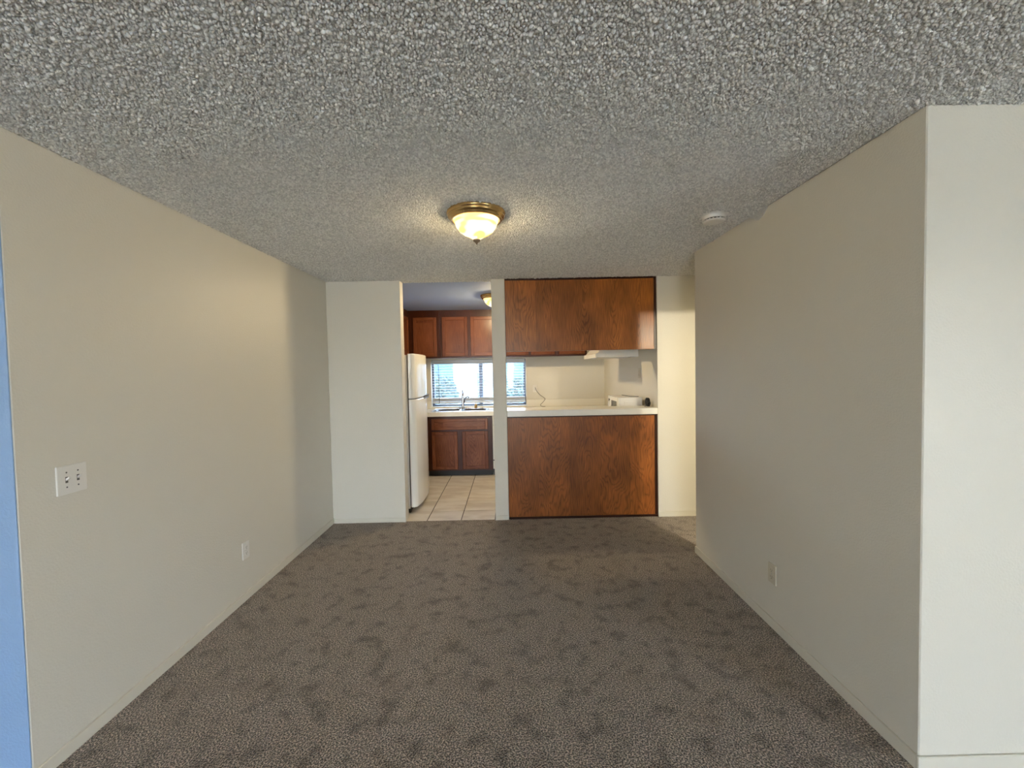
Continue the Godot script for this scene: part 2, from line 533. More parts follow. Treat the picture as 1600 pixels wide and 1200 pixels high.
# a cabinet: carcass with face frame, then fronts [kind, x0, y0, x1, y1]. Local x along the front, +z out of the front, origin at the front's lower left
func cabinet(called: String, label: String, at: Vector3, yaw: float, w: float, h: float, d: float, fronts: Array, kick := 0.0, group := "") -> Node3D:
	var t := thing(called, label, "cabinet", at, group)
	t.rotation.y = yaw
	uvo = Vector2(at.x, at.y)
	box("carcass", Vector3(0, kick, -d), Vector3(w, h, -0.019), M.oak_frame, t, 0.001)
	# the face frame is what shows between the fronts
	box("face_frame", Vector3(0, kick, -0.019), Vector3(w, h, 0.0), M.oak_frame, t, 0.001)
	uvo = Vector2.ZERO
	if kick > 0.0:
		box("toe_kick", Vector3(0.002, 0.0, -d), Vector3(w - 0.002, kick, -0.065), M.kick, t, 0.001)
	for f in fronts:
		panel_front(f[0], Vector2(f[1], f[2]), Vector2(f[3], f[4]), t, 0.040 if f[0] == "drawer_front" else 0.048)
	return t

func rounded(lo: Vector2, hi: Vector2, r: float, k := 6) -> PackedVector2Array:
	var p := PackedVector2Array()
	for c in [[Vector2(hi.x - r, hi.y - r), 0.0], [Vector2(lo.x + r, hi.y - r), 90.0], [Vector2(lo.x + r, lo.y + r), 180.0], [Vector2(hi.x - r, lo.y + r), 270.0]]:
		for i in k + 1:
			var a := deg_to_rad(c[1] + 90.0 * i / k)
			p.append(c[0] + Vector2(cos(a), sin(a)) * r)
	return p

func tree(label: String, at: Vector3, height: float, r: float, sd: int) -> void:
	var rng := RandomNumberGenerator.new()
	rng.seed = sd
	var t := thing("tree", label, "tree", at)
	var st := mb()
	tube(st, curve([Vector3.ZERO, Vector3(0.05, height * 0.3, 0.02), Vector3(-0.03, height * 0.7, 0.0)], 8), 0.09, 8, 0.04)
	for k in 7:
		var a := TAU * k / 7.0
		var y := height * rng.randf_range(0.4, 0.65)
		tube(st, [Vector3(0, y, 0), Vector3(cos(a) * r * 0.35, y + height * 0.12, sin(a) * r * 0.35), Vector3(cos(a) * r * 0.7, y + height * 0.2, sin(a) * r * 0.7)], 0.03, 6, 0.01)
	obj("trunk", st, M.bark, t)
	var leaf := mb()
	quad(leaf, Vector3(-0.045, 0, 0), Vector3(0, 0.012, -0.022), Vector3(0.055, 0, 0), Vector3(0, 0.012, 0.022), Vector3.UP)
	var mm := MultiMesh.new()
	mm.transform_format = MultiMesh.TRANSFORM_3D
	mm.mesh = leaf.commit()
	mm.instance_count = 2600
	for i in 2600:
		var dir := Vector3(rng.randfn(), rng.randfn() * 0.9, rng.randfn()).normalized() * pow(rng.randf(), 0.4)
		var bs := Basis.from_euler(Vector3(rng.randf() * TAU, rng.randf() * TAU, rng.randf() * TAU)).scaled(Vector3.ONE * rng.randf_range(0.8, 1.7))
		mm.set_instance_transform(i, Transform3D(bs, Vector3(dir.x * r, height * 0.66 + dir.y * height * 0.36, dir.z * r)))
	var o := MultiMeshInstance3D.new()
	o.name = "foliage"
	o.multimesh = mm
	o.material_override = M.leaf
	o.set_meta("kind", "stuff")
	t.add_child(o, true)

# ---------------------------------------------------------------- the scene
func _ready() -> void:
	# camera
	var cam := Camera3D.new()
	cam.name = "camera"
	cam.transform = Transform3D(Basis(Vector3.UP, -0.0061) * Basis(Vector3.RIGHT, -0.0336) * Basis(Vector3.BACK, -0.0192), Vector3(0, 1.5263, 0))
	cam.fov = rad_to_deg(2.0 * atan(600.0 / 665.0))
	cam.near = 0.05
	cam.far = 200.0
	add_child(cam)
	cam.current = true
	# sky and exposure
	var sky := ProceduralSkyMaterial.new()
	sky.sky_top_color = Color(0.67, 0.805, 0.98)
	sky.sky_horizon_color = Color(0.93, 0.95, 0.96)
	sky.ground_bottom_color = Color(0.45, 0.45, 0.43)
	sky.ground_horizon_color = Color(0.62, 0.64, 0.64)
	sky.sky_curve = 0.2
	var env := Environment.new()
	env.background_mode = Environment.BG_SKY
	env.sky = Sky.new()
	env.sky.sky_material = sky
	env.background_energy_multiplier = 29.5
	env.tonemap_mode = Environment.TONE_MAPPER_LINEAR
	env.tonemap_exposure = 1.0
	env.sdfgi_enabled = true
	env.ssao_enabled = true
	env.ssil_enabled = true
	var sun := DirectionalLight3D.new()
	sun.name = "sun"
	sun.light_color = Color(1.0, 0.93, 0.80)
	sun.light_energy = 60.0
	sun.light_angular_distance = 0.53
	sun.shadow_enabled = true
	sun.sky_mode = DirectionalLight3D.SKY_MODE_LIGHT_ONLY
	sun.look_at_from_position(Vector3(0.25, 0.82, 0.52), Vector3.ZERO)
	add_child(sun)
	var we := WorldEnvironment.new()
	we.name = "world_environment"
	we.environment = env
	add_child(we)
	make_materials()
	build_room()
	build_lamps()
	build_bar()
	build_kitchen()
	build_window()
	build_small_things()
	build_outside()

func build_room() -> void:
	var T := 0.13
	var V := func(x: float, y: float, z: float) -> Vector3: return Vector3(x, y, z)
	struct("floor", [[V.call(-4.4, -0.12, -4.302), V.call(4.4, 0.0, LIVING_END + 0.1)]], M.carpet, "grey-brown cut pile carpet with darker trodden patches", "floor", 0.0)
	struct("ceiling", [[V.call(-4.4, H, -6.9), V.call(4.4, H + 0.2, LIVING_END + 0.1)]], M.ceiling, "off-white popcorn textured ceiling", "ceiling", 0.0)
	struct("ceiling_kitchen", [[V.call(XL, H - 0.001, ZK), V.call(XR, H + 0.01, ZB - 0.120)]], M.blue_lit_ceiling, "smooth kitchen ceiling without popcorn texture, blue window light painted in", "ceiling", 0.0)
	popcorn()
	# dining walls
	struct("wall_left", [[V.call(XL - T, 0, -6.87), V.call(XL, H, -1.558)]], M.wall, "long cream painted wall on the left with switch and outlet")
	struct("wall_left_return", [[V.call(-4.4, 0, -1.559), V.call(XL - 0.001, H, -1.553)], [V.call(-4.4, 0, -1.683), V.call(XL - T, H, -1.556)]], M.blue_light_wall, "wall facing the living room at the far left edge, blue daylight painted in")
	struct("wall_back_left", [[V.call(XL, 0, ZB - 0.125), V.call(-1.078, H, ZB)]], M.wall, "narrow cream wall left of the kitchen doorway")
	struct("wall_middle", [[V.call(-0.166, 0, ZB - 0.125), V.call(-0.030, H, ZB)]], M.wall, "slim white post between kitchen doorway and breakfast bar")
	struct("wall_back_right", [[V.call(XR - 0.008, 0, ZB - 0.13), V.call(4.4, H, ZB)]], M.wall, "warmly lit cream wall right of the breakfast bar")
	struct("wall_right", [[V.call(XR, 0, ZF), V.call(XR + T, H, ZN - T + 0.01)]], M.wall, "shaded cream wall on the right with one outlet")
	struct("wall_right_return", [[V.call(XR, 0, ZN - T), V.call(4.4, H, ZN)]], M.wall, "bright cream wall facing the living room at the right edge")
	# hallway and bathroom beyond the right wall
	struct("wall_hall", [[V.call(XR + T, 2.04, ZF), V.call(2.42, H, ZF + T)], [V.call(2.42, 0, ZF), V.call(4.4, H, ZF + T)]], M.wall, "hallway wall with the bathroom doorway")
	struct("wall_hall_end", [[V.call(4.4, 0, -4.42), V.call(4.53, H, -1.5)]], M.wall, "end wall of the hallway")
	struct("wall_bathroom", [[V.call(3.1, 0, ZF + T), V.call(3.23, H, ZN - T)]], M.wall, "bathroom side wall")
	# living room behind the camera: sliding door in the back wall, a wide window in the right wall, a narrow one in the left
	var zb := LIVING_END
	var d0 := DOOR[0]
	var d1 := DOOR[1]
	struct("wall_living_back", [[V.call(-4.4, 0, zb), V.call(d0, H, zb + 0.15)], [V.call(d1, 0, zb), V.call(4.4, H, zb + 0.15)], [V.call(d0, 2.1, zb), V.call(d1, H, zb + 0.15)]], M.wall, "living room wall with a wide sliding door")
	var r0 := RIGHT_WINDOW[0]
	var r1 := RIGHT_WINDOW[1]
	struct("wall_living_right", [[V.call(4.4, 0, -1.5), V.call(4.53, H, r0)], [V.call(4.4, 0, r1), V.call(4.53, H, zb + 0.15)], [V.call(4.4, 0, r0), V.call(4.53, 0.15, r1)], [V.call(4.4, 2.1, r0), V.call(4.53, H, r1)]], M.wall, "living room side wall with a wide window")
	struct("wall_living_left", [[V.call(-4.53, 0, -1.683), V.call(-4.4, H, zb + 0.15)]], M.wall, "living room side wall on the left")
	# kitchen shell
	struct("wall_kitchen_right", [[V.call(XR, 0, -6.87), V.call(XR + T, H, ZB - 0.13)]], M.wall, "kitchen side wall behind the range hood")
	struct("wall_kitchen_back", [[V.call(XL, 0, ZK - 0.15), V.call(-1.235, H, ZK)], [V.call(0.262, 0, ZK - 0.15), V.call(XR, H, ZK)], [V.call(-1.235, 0, ZK - 0.15), V.call(0.262, 0.962, ZK)], [V.call(-1.235, 1.70, ZK - 0.15), V.call(0.262, H, ZK)]], M.wall, "kitchen back wall round the window", "wall", 0.0)
	# baseboards
	var bb := func(called: String, lo: Vector3, hi: Vector3, label: String) -> void:
		struct(called, [[lo, hi]], M.trim, label, "baseboard", 0.006)
	bb.call("baseboard_left", Vector3(XL, 0, ZB), Vector3(XL + 0.011, 0.056, -1.553), "low painted baseboard along the left wall")
	bb.call("baseboard_back_left", Vector3(XL + 0.011, 0, ZB), Vector3(-1.078, 0.045, ZB + 0.009), "low painted baseboard under the narrow back wall")
	bb.call("baseboard_middle", Vector3(-0.166, 0, ZB), Vector3(-0.030, 0.045, ZB + 0.008), "short baseboard at the foot of the white post")
	bb.call("baseboard_back_right", Vector3(XR - 0.008, 0, ZB), Vector3(4.4, 0.056, ZB + 0.011), "baseboard under the warmly lit wall right of the bar")
	bb.call("baseboard_right", Vector3(XR - 0.011, 0, ZF), Vector3(XR, 0.056, ZN), "painted baseboard along the shaded right wall")
	bb.call("baseboard_right_return", Vector3(XR - 0.011, 0, ZN), Vector3(4.4, 0.056, ZN + 0.011), "baseboard of the bright wall at the right edge")
	# kitchen floor: grout bed, and tiles laid on it
	var fk := struct("floor_kitchen", [[V.call(XL, -0.12, -6.72), V.call(XR, -0.005, -4.302)]], M.grout, "beige tiled kitchen floor with dark joints", "floor", 0.0)
	var rng := RandomNumberGenerator.new()
	rng.seed = 4
	var xs := [-1.566]
	while xs[-1] < XR: xs.append(xs[-1] + 0.3485)
	var zs := [-4.255]
	while zs[-1] > -6.25: zs.append(zs[-1] - 0.3475)
	for i in xs.size() - 1:
		for j in zs.size() - 1:
			var st := mb()
			uvo = Vector2(rng.randf(), rng.randf()) * 4.0
			bx(st, Vector3(xs[i] + 0.004, -0.0052, zs[j + 1] + 0.004), Vector3(minf(xs[i + 1] - 0.004, XR), 0.0, minf(zs[j] - 0.004, -4.303)), 0.0015)
			obj("tile", st, M.tiles[rng.randi() % 4], fk)
	uvo = Vector2.ZERO

func popcorn() -> void:
	# sprayed lumps of the ceiling over the dining space and round the camera
	var rng := RandomNumberGenerator.new()
	rng.seed = 12
	var st := mb()
	var rings := [[1.0, 0.0], [0.86, 0.52], [0.48, 0.88]]
	var P := func(r: int, k: int) -> Vector3:
		var a := TAU * (k + 0.5 * r) / 7.0
		var w := 1.0 + 0.16 * sin(a * 2.0 + 1.3 * r) + 0.1 * sin(a * 3.0 + r)
		return Vector3(cos(a) * rings[r][0] * w, -rings[r][1], sin(a) * rings[r][0] * w)
	for r in 2:
		for k in 7:
			var a: Vector3 = P.call(r, k); var b: Vector3 = P.call(r, k + 1); var c: Vector3 = P.call(r + 1, k + 1); var d: Vector3 = P.call(r + 1, k)
			tri(st, a, b, d, a.normalized(), b.normalized(), d.normalized())
			tri(st, b, c, d, b.normalized(), c.normalized(), d.normalized())
	for k in 7:
		var a: Vector3 = P.call(2, k); var b: Vector3 = P.call(2, k + 1)
		tri(st, a, b, Vector3(0, -1, 0), a.normalized(), b.normalized(), Vector3.DOWN)
	var buf := PackedFloat32Array()
	var n := 0
	for q in [[XL, XR, ZB - 0.118, -1.55], [XR, 2.4, ZB, ZF], [-2.9, 2.9, -1.55, -0.1]]:
		var step := 0.0090
		var x: float = q[0] + 0.004
		while x < q[1] - 0.004:
			var z: float = q[2] + 0.004
			while z < q[3]:
				var r := 0.0034 + 0.0036 * rng.randf() * rng.randf() + 0.0010 * rng.randf()
				var hh := r * rng.randf_range(0.8, 1.6)
				var a := rng.randf() * TAU
				var e := rng.randf_range(0.8, 1.3)
				var tone := 0.66 + 0.34 * rng.randf()   # sprayed plaster of uneven whiteness
				var px := x + rng.randf_range(-0.0045, 0.0045)
				var pz := z + rng.randf_range(-0.0045, 0.0045)
				buf.append_array([cos(a) * r * e, 0.0, sin(a) * r, px, 0.0, hh, 0.0, H + 0.0003, -sin(a) * r * e, 0.0, cos(a) * r, pz, tone, tone, tone * 0.99, 1.0])
				n += 1
				z += step
			x += step
	var mm := MultiMesh.new()
	mm.transform_format = MultiMesh.TRANSFORM_3D
	mm.use_colors = true
	mm.mesh = st.commit()
	mm.instance_count = n
	mm.buffer = buf
	var o := MultiMeshInstance3D.new()
	o.name = "popcorn_texture"
	o.multimesh = mm
	o.material_override = M.popcorn
	o.set_meta("kind", "stuff")
	get_node("ceiling").add_child(o, true)

func build_lamps() -> void:
	ceiling_lamp("lit brass and alabaster ceiling light over the grey carpet", Vector3(-0.174, H, -2.495), 0.105)
	ceiling_lamp("lit dome ceiling light in the kitchen, half hidden behind the white post", Vector3(-0.165, H, -5.23), 0.95, 0.060)
	# bathroom vanity light: it lights the hallway through the doorway
	var t := thing("vanity_light", "warm globe light on the bathroom wall beyond the hallway door", "wall light", Vector3(2.235, 1.975, ZN - 0.13))
	var st := mb()
	bx(st, Vector3(-0.12, -0.05, -0.025), Vector3(0.12, 0.05, 0.0), 0.004)
	obj("back_plate", st, M.chrome, t)
	st = mb()
	var pr := []
	for k in 17:
		var a := -PI / 2 + PI * k / 16.0
		pr.append(Vector2(cos(a) * 0.075, sin(a) * 0.075))
	lathe(st, Vector3(0, 0, -0.11), pr, 32)
	var gm := mat(Color(0.95, 0.9, 0.8), 0.3)
	gm.emission_enabled = true
	gm.emission = Color(1.0, 0.84, 0.56)
	gm.emission_energy_multiplier = 6.0
	obj("globe", st, gm, t)
	var l := OmniLight3D.new()
	l.name = "globe_light"
	l.light_color = Color(1.0, 0.95, 0.84)
	l.light_energy = 3.0
	l.light_size = 0.06
	l.omni_range = 12.0
	l.omni_attenuation = 2.0
	l.shadow_enabled = true
	l.position = Vector3(0, 0, -0.11)
	t.add_child(l, true)

func build_bar() -> void:
	# upper cabinets over the bar: from here one sees their back panel
	var t := thing("bar_wall_cabinet", "large oak panelled cabinet hanging from the ceiling over the breakfast bar", "cabinet", Vector3(-0.030, 1.707, ZB))
	var w := XR - 0.008 + 0.030
	var h := H - 1.707
	box("back_panel", Vector3(0.006, 0.0, -0.022), Vector3(w - 0.030, h - 0.022, -0.004), M.panel_top, t, 0.002).set_meta("label", "oak veneer panel facing the dining space")
	box("edge_trim", Vector3(w - 0.030, 0.0, -0.024), Vector3(w - 0.004, h - 0.004, -0.008), M.oak_dark, t, 0.003)
	across = true
	box("top_trim", Vector3(0.0, h - 0.022, -0.024), Vector3(w - 0.030, h - 0.001, -0.002), M.oak_dark, t, 0.003)
	across = false
	box("corner_trim", Vector3(0.0, 0.0, -0.020), Vector3(0.006, h - 0.022, 0.0), M.oak, t, 0.002)
	box("carcass", Vector3(0.0, 0.012, -0.33), Vector3(w - 0.001, h - 0.001, -0.024), M.oak_frame, t, 0.001)
	# counter
	t = thing("bar_counter", "white laminate breakfast bar counter between the post and the right wall", "counter", Vector3(-0.030, 1.049, ZB))
	box("slab", Vector3(0, 0, -0.30), Vector3(XR - 0.008 + 0.030, 0.063, 0.004), M.laminate, t, 0.004)
	# front below
	t = thing("bar_front_panel", "wide oak veneer front under the breakfast bar, down to the carpet", "bar front", Vector3(-0.030, 0.0, ZB))
	box("panel", Vector3(0.004, 0.022, -0.026), Vector3(w - 0.030, 1.040, -0.008), M.panel_low, t, 0.002)
	across = true
	box("base_trim", Vector3(0.0, 0.0, -0.022), Vector3(w, 0.022, -0.001), M.oak_dark, t, 0.003)
	box("top_trim", Vector3(0.0, 1.037, -0.024), Vector3(w, 1.049, -0.004), M.oak_dark, t, 0.002)
	across = false
	box("edge_trim", Vector3(w - 0.030, 0.022, -0.026), Vector3(w - 0.002, 1.037, -0.006), M.oak_dark, t, 0.003)
	box("backing", Vector3(0.0, 0.0, -0.12), Vector3(w, 1.048, -0.027), M.oak_frame, t, 0.0)

func build_kitchen() -> void:
	# base cabinets along the back wall; fronts at z -6.11
	var zf := -6.11
	cabinet("base_cabinet", "dark oak sink cabinet with false drawer over two raised doors", Vector3(-1.195, 0.0, zf), 0.0, 0.935, 0.872, 0.60, [["drawer_front", 0.062, 0.678, 0.872, 0.836], ["door", 0.064, 0.105, 0.432, 0.652], ["door", 0.500, 0.105, 0.872, 0.652]], 0.085)
	cabinet("base_cabinet", "dark oak corner base cabinet behind the refrigerator", Vector3(XL + 0.002, 0.0, zf), 0.0, 0.618, 0.872, 0.60, [["drawer_front", 0.05, 0.69, 0.57, 0.836], ["door", 0.05, 0.105, 0.57, 0.652]], 0.085)
	cabinet("base_cabinet", "dark oak base cabinet right of the dishwasher, hidden by the bar", Vector3(0.352, 0.0, zf), 0.0, 1.148, 0.872, 0.60, [["door", 0.05, 0.105, 0.50, 0.652]], 0.085)
	# dishwasher
	var t := thing("dishwasher", "white dishwasher right of the sink cabinet, mostly behind the post", "dishwasher", Vector3(-0.258, 0.0, zf))
	box("body", Vector3(0.002, 0.10, -0.58), Vector3(0.606, 0.868, -0.012), M.white_matte, t, 0.003)
	box("door", Vector3(0.004, 0.235, -0.012), Vector3(0.604, 0.735, 0.016), M.white, t, 0.004)
	var dp := box("control_panel", Vector3(0.004, 0.742, -0.012), Vector3(0.604, 0.866, 0.020), M.white, t, 0.004)
	box("button", Vector3(0.05, 0.79, 0.020), Vector3(0.075, 0.805, 0.023), M.grey, dp, 0.001)
	box("latch", Vector3(0.24, 0.76, 0.020), Vector3(0.36, 0.79, 0.034), M.white_plastic, dp, 0.003)
	box("gap_strip", Vector3(0.004, 0.219, -0.012), Vector3(0.604, 0.234, 0.005), M.black, t, 0.001).set_meta("label", "black gap above the kick panel")
	box("kick_panel", Vector3(0.004, 0.10, -0.012), Vector3(0.604, 0.218, 0.006), M.white, t, 0.003)
	box("foot_panel", Vector3(0.004, 0.0, -0.50), Vector3(0.604, 0.098, -0.055), M.grey, t, 0.002)
	# worktop on the back run, with a cut-out for the sink, and its backsplash
	t = thing("kitchen_worktop", "white laminate worktop along the back wall under the window", "worktop", Vector3(0, 0.874, 0))
	var x0 := XL + 0.002
	var st := mb()
	hole_slab(st, Rect2(x0, -6.718, XR - 0.002 - x0, 0.633), Rect2(-1.125, -6.60, 0.78, 0.40), 0.0, 0.062)
	obj("slab", st, M.laminate, t)
	box("backsplash", Vector3(0.27, 0.062, -6.718), Vector3(XR - 0.002, 0.174, -6.698), M.laminate, t, 0.003)
	box("backsplash", Vector3(x0, 0.062, -6.718), Vector3(-1.24, 0.174, -6.698), M.laminate, t, 0.003)
	box("window_ledge", Vector3(-1.235, 0.062, -6.76), Vector3(0.262, 0.088, -6.700), M.laminate, t, 0.003)
	# sink
	t = thing("sink", "stainless steel double bowl sink below the kitchen window", "sink", Vector3(-0.735, 0.936, -6.40))
	st = mb()
	hole_slab(st, Rect2(-0.415, -0.205, 0.83, 0.425), Rect2(-0.38, -0.13, 0.76, 0.315), 0.0005, 0.006)
	obj("rim", st, M.steel, t)
	box("divider", Vector3(-0.021, -0.01, -0.131), Vector3(0.021, 0.005, 0.186), M.steel, t, 0.002)
	for s in [-1.0, 1.0]:
		st = mb()
		var xa: float = minf(s * 0.02, s * 0.38)
		var xb: float = maxf(s * 0.02, s * 0.38)
		var top := rounded(Vector2(xa, -0.13), Vector2(xb, 0.185), 0.05)
		var low := rounded(Vector2(xa + 0.02, -0.11), Vector2(xb - 0.02, 0.165), 0.06)
		for i in top.size():
			var j := (i + 1) % top.size()
			var n3 := Vector3(-(top[i].x - (xa + xb) / 2), 0.2, -(top[i].y - 0.0275)).normalized()
			quad(st, Vector3(top[i].x, 0.002, top[i].y), Vector3(top[j].x, 0.002, top[j].y), Vector3(low[j].x, -0.17, low[j].y), Vector3(low[i].x, -0.17, low[i].y), n3)
			tri(st, Vector3((xa + xb) / 2, -0.172, 0.0275), Vector3(low[i].x, -0.17, low[i].y), Vector3(low[j].x, -0.17, low[j].y), Vector3.UP, Vector3.UP, Vector3.UP)
		obj("bowl", st, M.steel, t)
	# faucet
	t = thing("faucet", "chrome single lever faucet with a curved spout behind the sink", "faucet", Vector3(-0.722, 0.938, -6.56))
	st = mb()
	lathe(st, Vector3.ZERO, [Vector2(0.0, 0.25), Vector2(0.008, 0.248), Vector2(0.013, 0.235), Vector2(0.019, 0.205), Vector2(0.021, 0.19), Vector2(0.0215, 0.06), Vector2(0.026, 0.02), Vector2(0.031, 0.004), Vector2(0.031, 0.0)], 24)
	obj("body", st, M.chrome, t)
	st = mb()
	tube(st, curve([Vector3(0.01, 0.09, 0.01), Vector3(0.045, 0.165, 0.07), Vector3(0.075, 0.195, 0.13), Vector3(0.105, 0.19, 0.17), Vector3(0.112, 0.165, 0.18)], 20), 0.013, 12, 0.011)
	obj("spout", st, M.chrome, t)
	st = mb()
	tube(st, curve([Vector3(0, 0.235, 0), Vector3(-0.002, 0.262, -0.004), Vector3(-0.006, 0.29, -0.012)], 8), 0.011, 10, 0.007)
	obj("lever", st, M.chrome, t)
	st = mb()
	prism(st, rounded(Vector2(-0.12, -0.03), Vector2(0.12, 0.03), 0.028), 1, 0.0, 0.006)
	obj("base_plate", st, M.chrome, t)
	# soap bottle
	t = thing("soap_bottle", "small amber soap bottle standing right of the faucet", "bottle", Vector3(-0.524, 0.944, -6.55))
	st = mb()
	lathe(st, Vector3.ZERO, [Vector2(0.0, 0.072), Vector2(0.010, 0.072), Vector2(0.011, 0.064), Vector2(0.022, 0.056), Vector2(0.024, 0.048), Vector2(0.024, 0.004), Vector2(0.021, 0.0), Vector2(0.0, 0.0)], 20)
	obj("bottle_body", st, M.amber, t)
	st = mb()
	lathe(st, Vector3.ZERO, [Vector2(0.0, 0.092), Vector2(0.009, 0.09), Vector2(0.010, 0.072), Vector2(0.0, 0.0715)], 16)
	obj("cap", st, M.white_plastic, t)
	# wall cabinets on the back wall; fronts at z -6.43
	var zu := -6.43
	var yb := 1.722
	var hu := H - yb - 0.002
	var top := hu - 0.105
	cabinet("wall_cabinet", "oak wall cabinet with one door left above the kitchen window", Vector3(-1.503, yb, zu), 0.0, 0.463, hu, 0.285, [["door", 0.072, 0.022, 0.425, top]], 0.0)
	cabinet("wall_cabinet", "oak wall cabinet with two doors in the middle above the kitchen window", Vector3(-1.039, yb, zu), 0.0, 0.934, hu, 0.285, [["door", 0.040, 0.022, 0.424, top], ["door", 0.470, 0.022, 0.860, top]], 0.0)
	cabinet("wall_cabinet", "oak wall cabinet right above the window, showing only below the bar cabinet", Vector3(-0.104, yb, zu), 0.0, 0.828, hu, 0.285, [["door", 0.040, 0.022, 0.402, top], ["door", 0.438, 0.022, 0.796, top]], 0.0)
	cabinet("wall_cabinet", "oak corner wall cabinet beside the range hood, low edge in view", Vector3(0.725, yb, zu), 0.0, 0.455, hu, 0.285, [["door", 0.030, 0.022, 0.42, top]], 0.0)
	# wall cabinets on the left wall, facing right; one over the refrigerator
	cabinet("wall_cabinet", "oak wall cabinet in the left corner, beyond the refrigerator top", Vector3(-1.505, yb, -5.36), PI / 2, 1.068, hu, 0.308, [["door", 0.06, 0.022, 0.53, top], ["door", 0.57, 0.022, 1.02, top]], 0.0)
	cabinet("wall_cabinet", "short oak wall cabinet over the refrigerator, behind the door jamb", Vector3(-1.505, 1.85, -4.43), PI / 2, 0.928, H - 1.852, 0.308, [["door", 0.05, 0.022, 0.45, 0.50], ["door", 0.48, 0.022, 0.88, 0.50]], 0.0)
	# right wall: cabinets over and beside the hood, facing left
	cabinet("wall_cabinet", "oak wall cabinet above the white range hood", Vector3(1.185, 1.80, -5.69), -PI / 2, 0.76, H - 1.802, 0.316, [["door", 0.03, 0.022, 0.37, 0.54], ["door", 0.39, 0.022, 0.73, 0.54]], 0.0).position = Vector3(1.185, 1.80, -5.69)
	cabinet("wall_cabinet", "narrow oak wall cabinet between hood and bar cabinet", Vector3(1.185, 1.735, -4.93), -PI / 2, 0.305, H - 1.737, 0.316, [["door", 0.03, 0.022, 0.275, 0.60]], 0.0)
	# hood
	t = thing("range_hood", "white range hood under the oak cabinets on the kitchen's right wall", "range hood", Vector3(XR, 1.650, -4.93))
	st = mb()
	prism(st, PackedVector2Array([Vector2(-0.496, 0.0), Vector2(-0.496, 0.043), Vector2(-0.475, 0.052), Vector2(-0.39, 0.148), Vector2(-0.002, 0.148), Vector2(-0.002, 0.0)]), 2, 0.0, -0.755)
	obj("canopy", st, M.white, t)
	box("front_lip", Vector3(-0.500, -0.004, -0.757), Vector3(-0.488, 0.044, 0.002), M.white, t, 0.003)
	box("filter", Vector3(-0.42, -0.006, -0.62), Vector3(-0.08, 0.001, -0.14), M.steel, t, 0.002)
	# peninsula behind the bar, lower worktop with the microwave on it
	t = thing("peninsula_worktop", "lower white worktop behind the raised breakfast bar", "worktop", Vector3(0, 0.874, 0))
	box("slab", Vector3(-0.03, 0.0, -5.14), Vector3(XR - 0.002, 0.060, ZB - 0.122), M.laminate, t, 0.004)
	cabinet("base_cabinet", "oak peninsula base cabinet under the lower worktop behind the bar", Vector3(1.500, 0.0, -5.10), PI, 1.528, 0.872, 0.685, [["door", 0.05, 0.105, 0.50, 0.652], ["door", 0.54, 0.105, 0.99, 0.652], ["door", 1.03, 0.105, 1.48, 0.652]], 0.085)
	microwave()
	refrigerator()

func microwave() -> void:
	# front faces left, its side faces the bar
	var t := thing("microwave", "small white microwave oven behind the right end of the bar counter", "microwave", Vector3(1.183, 0.936, -4.65))
	var d := 0.272
	var w := 0.45
	var h := 0.262
	box("casing", Vector3(0.018, 0.012, -w + 0.004), Vector3(d, h, -0.002), M.white_matte, t, 0.006)
	var sp := box("side_panel", Vector3(0.075, 0.05, -0.004), Vector3(d - 0.025, h - 0.045, 0.0015), M.white_matte, t, 0.003)
	for k in 6:
		box("vent", Vector3(d - 0.08, 0.07 + k * 0.012, 0.0012), Vector3(d - 0.04, 0.074 + k * 0.012, 0.0022), M.grey, sp, 0.0)
	var door := box("door", Vector3(0.0, 0.014, -w + 0.12), Vector3(0.02, h - 0.002, -0.002), M.white, t, 0.005)
	box("door_window", Vector3(-0.0015, 0.045, -w + 0.165), Vector3(0.002, h - 0.045, -0.05), M.dark_glass, door, 0.001)
	var cp := box("control_panel", Vector3(0.0, 0.014, -w + 0.002), Vector3(0.02, h - 0.002, -w + 0.118), M.white, t, 0.005)
	box("display", Vector3(-0.0015, h - 0.07, -w + 0.025), Vector3(0.002, h - 0.035, -w + 0.098), M.dark_glass, cp, 0.0008)
	for i in 3:
		for j in 4:
			box("button", Vector3(-0.002, 0.035 + j * 0.032, -w + 0.026 + i * 0.026), Vector3(0.002, 0.057 + j * 0.032, -w + 0.046 + i * 0.026), M.white_plastic, cp, 0.001)
	var st := mb()
	tube(st, curve([Vector3(0.004, 0.06, -w + 0.135), Vector3(-0.022, 0.075, -w + 0.135), Vector3(-0.022, h - 0.07, -w + 0.135), Vector3(0.004, h - 0.055, -w + 0.135)], 16), 0.007, 10)
	obj("handle", st, M.white, door)
	for x in [0.03, d - 0.03]:
		for z in [-0.04, -w + 0.04]:
			st = mb()
			lathe(st, Vector3(x, 0, z), [Vector2(0.012, 0.0), Vector2(0.014, 0.013)], 12)
			obj("foot", st, M.black, t)

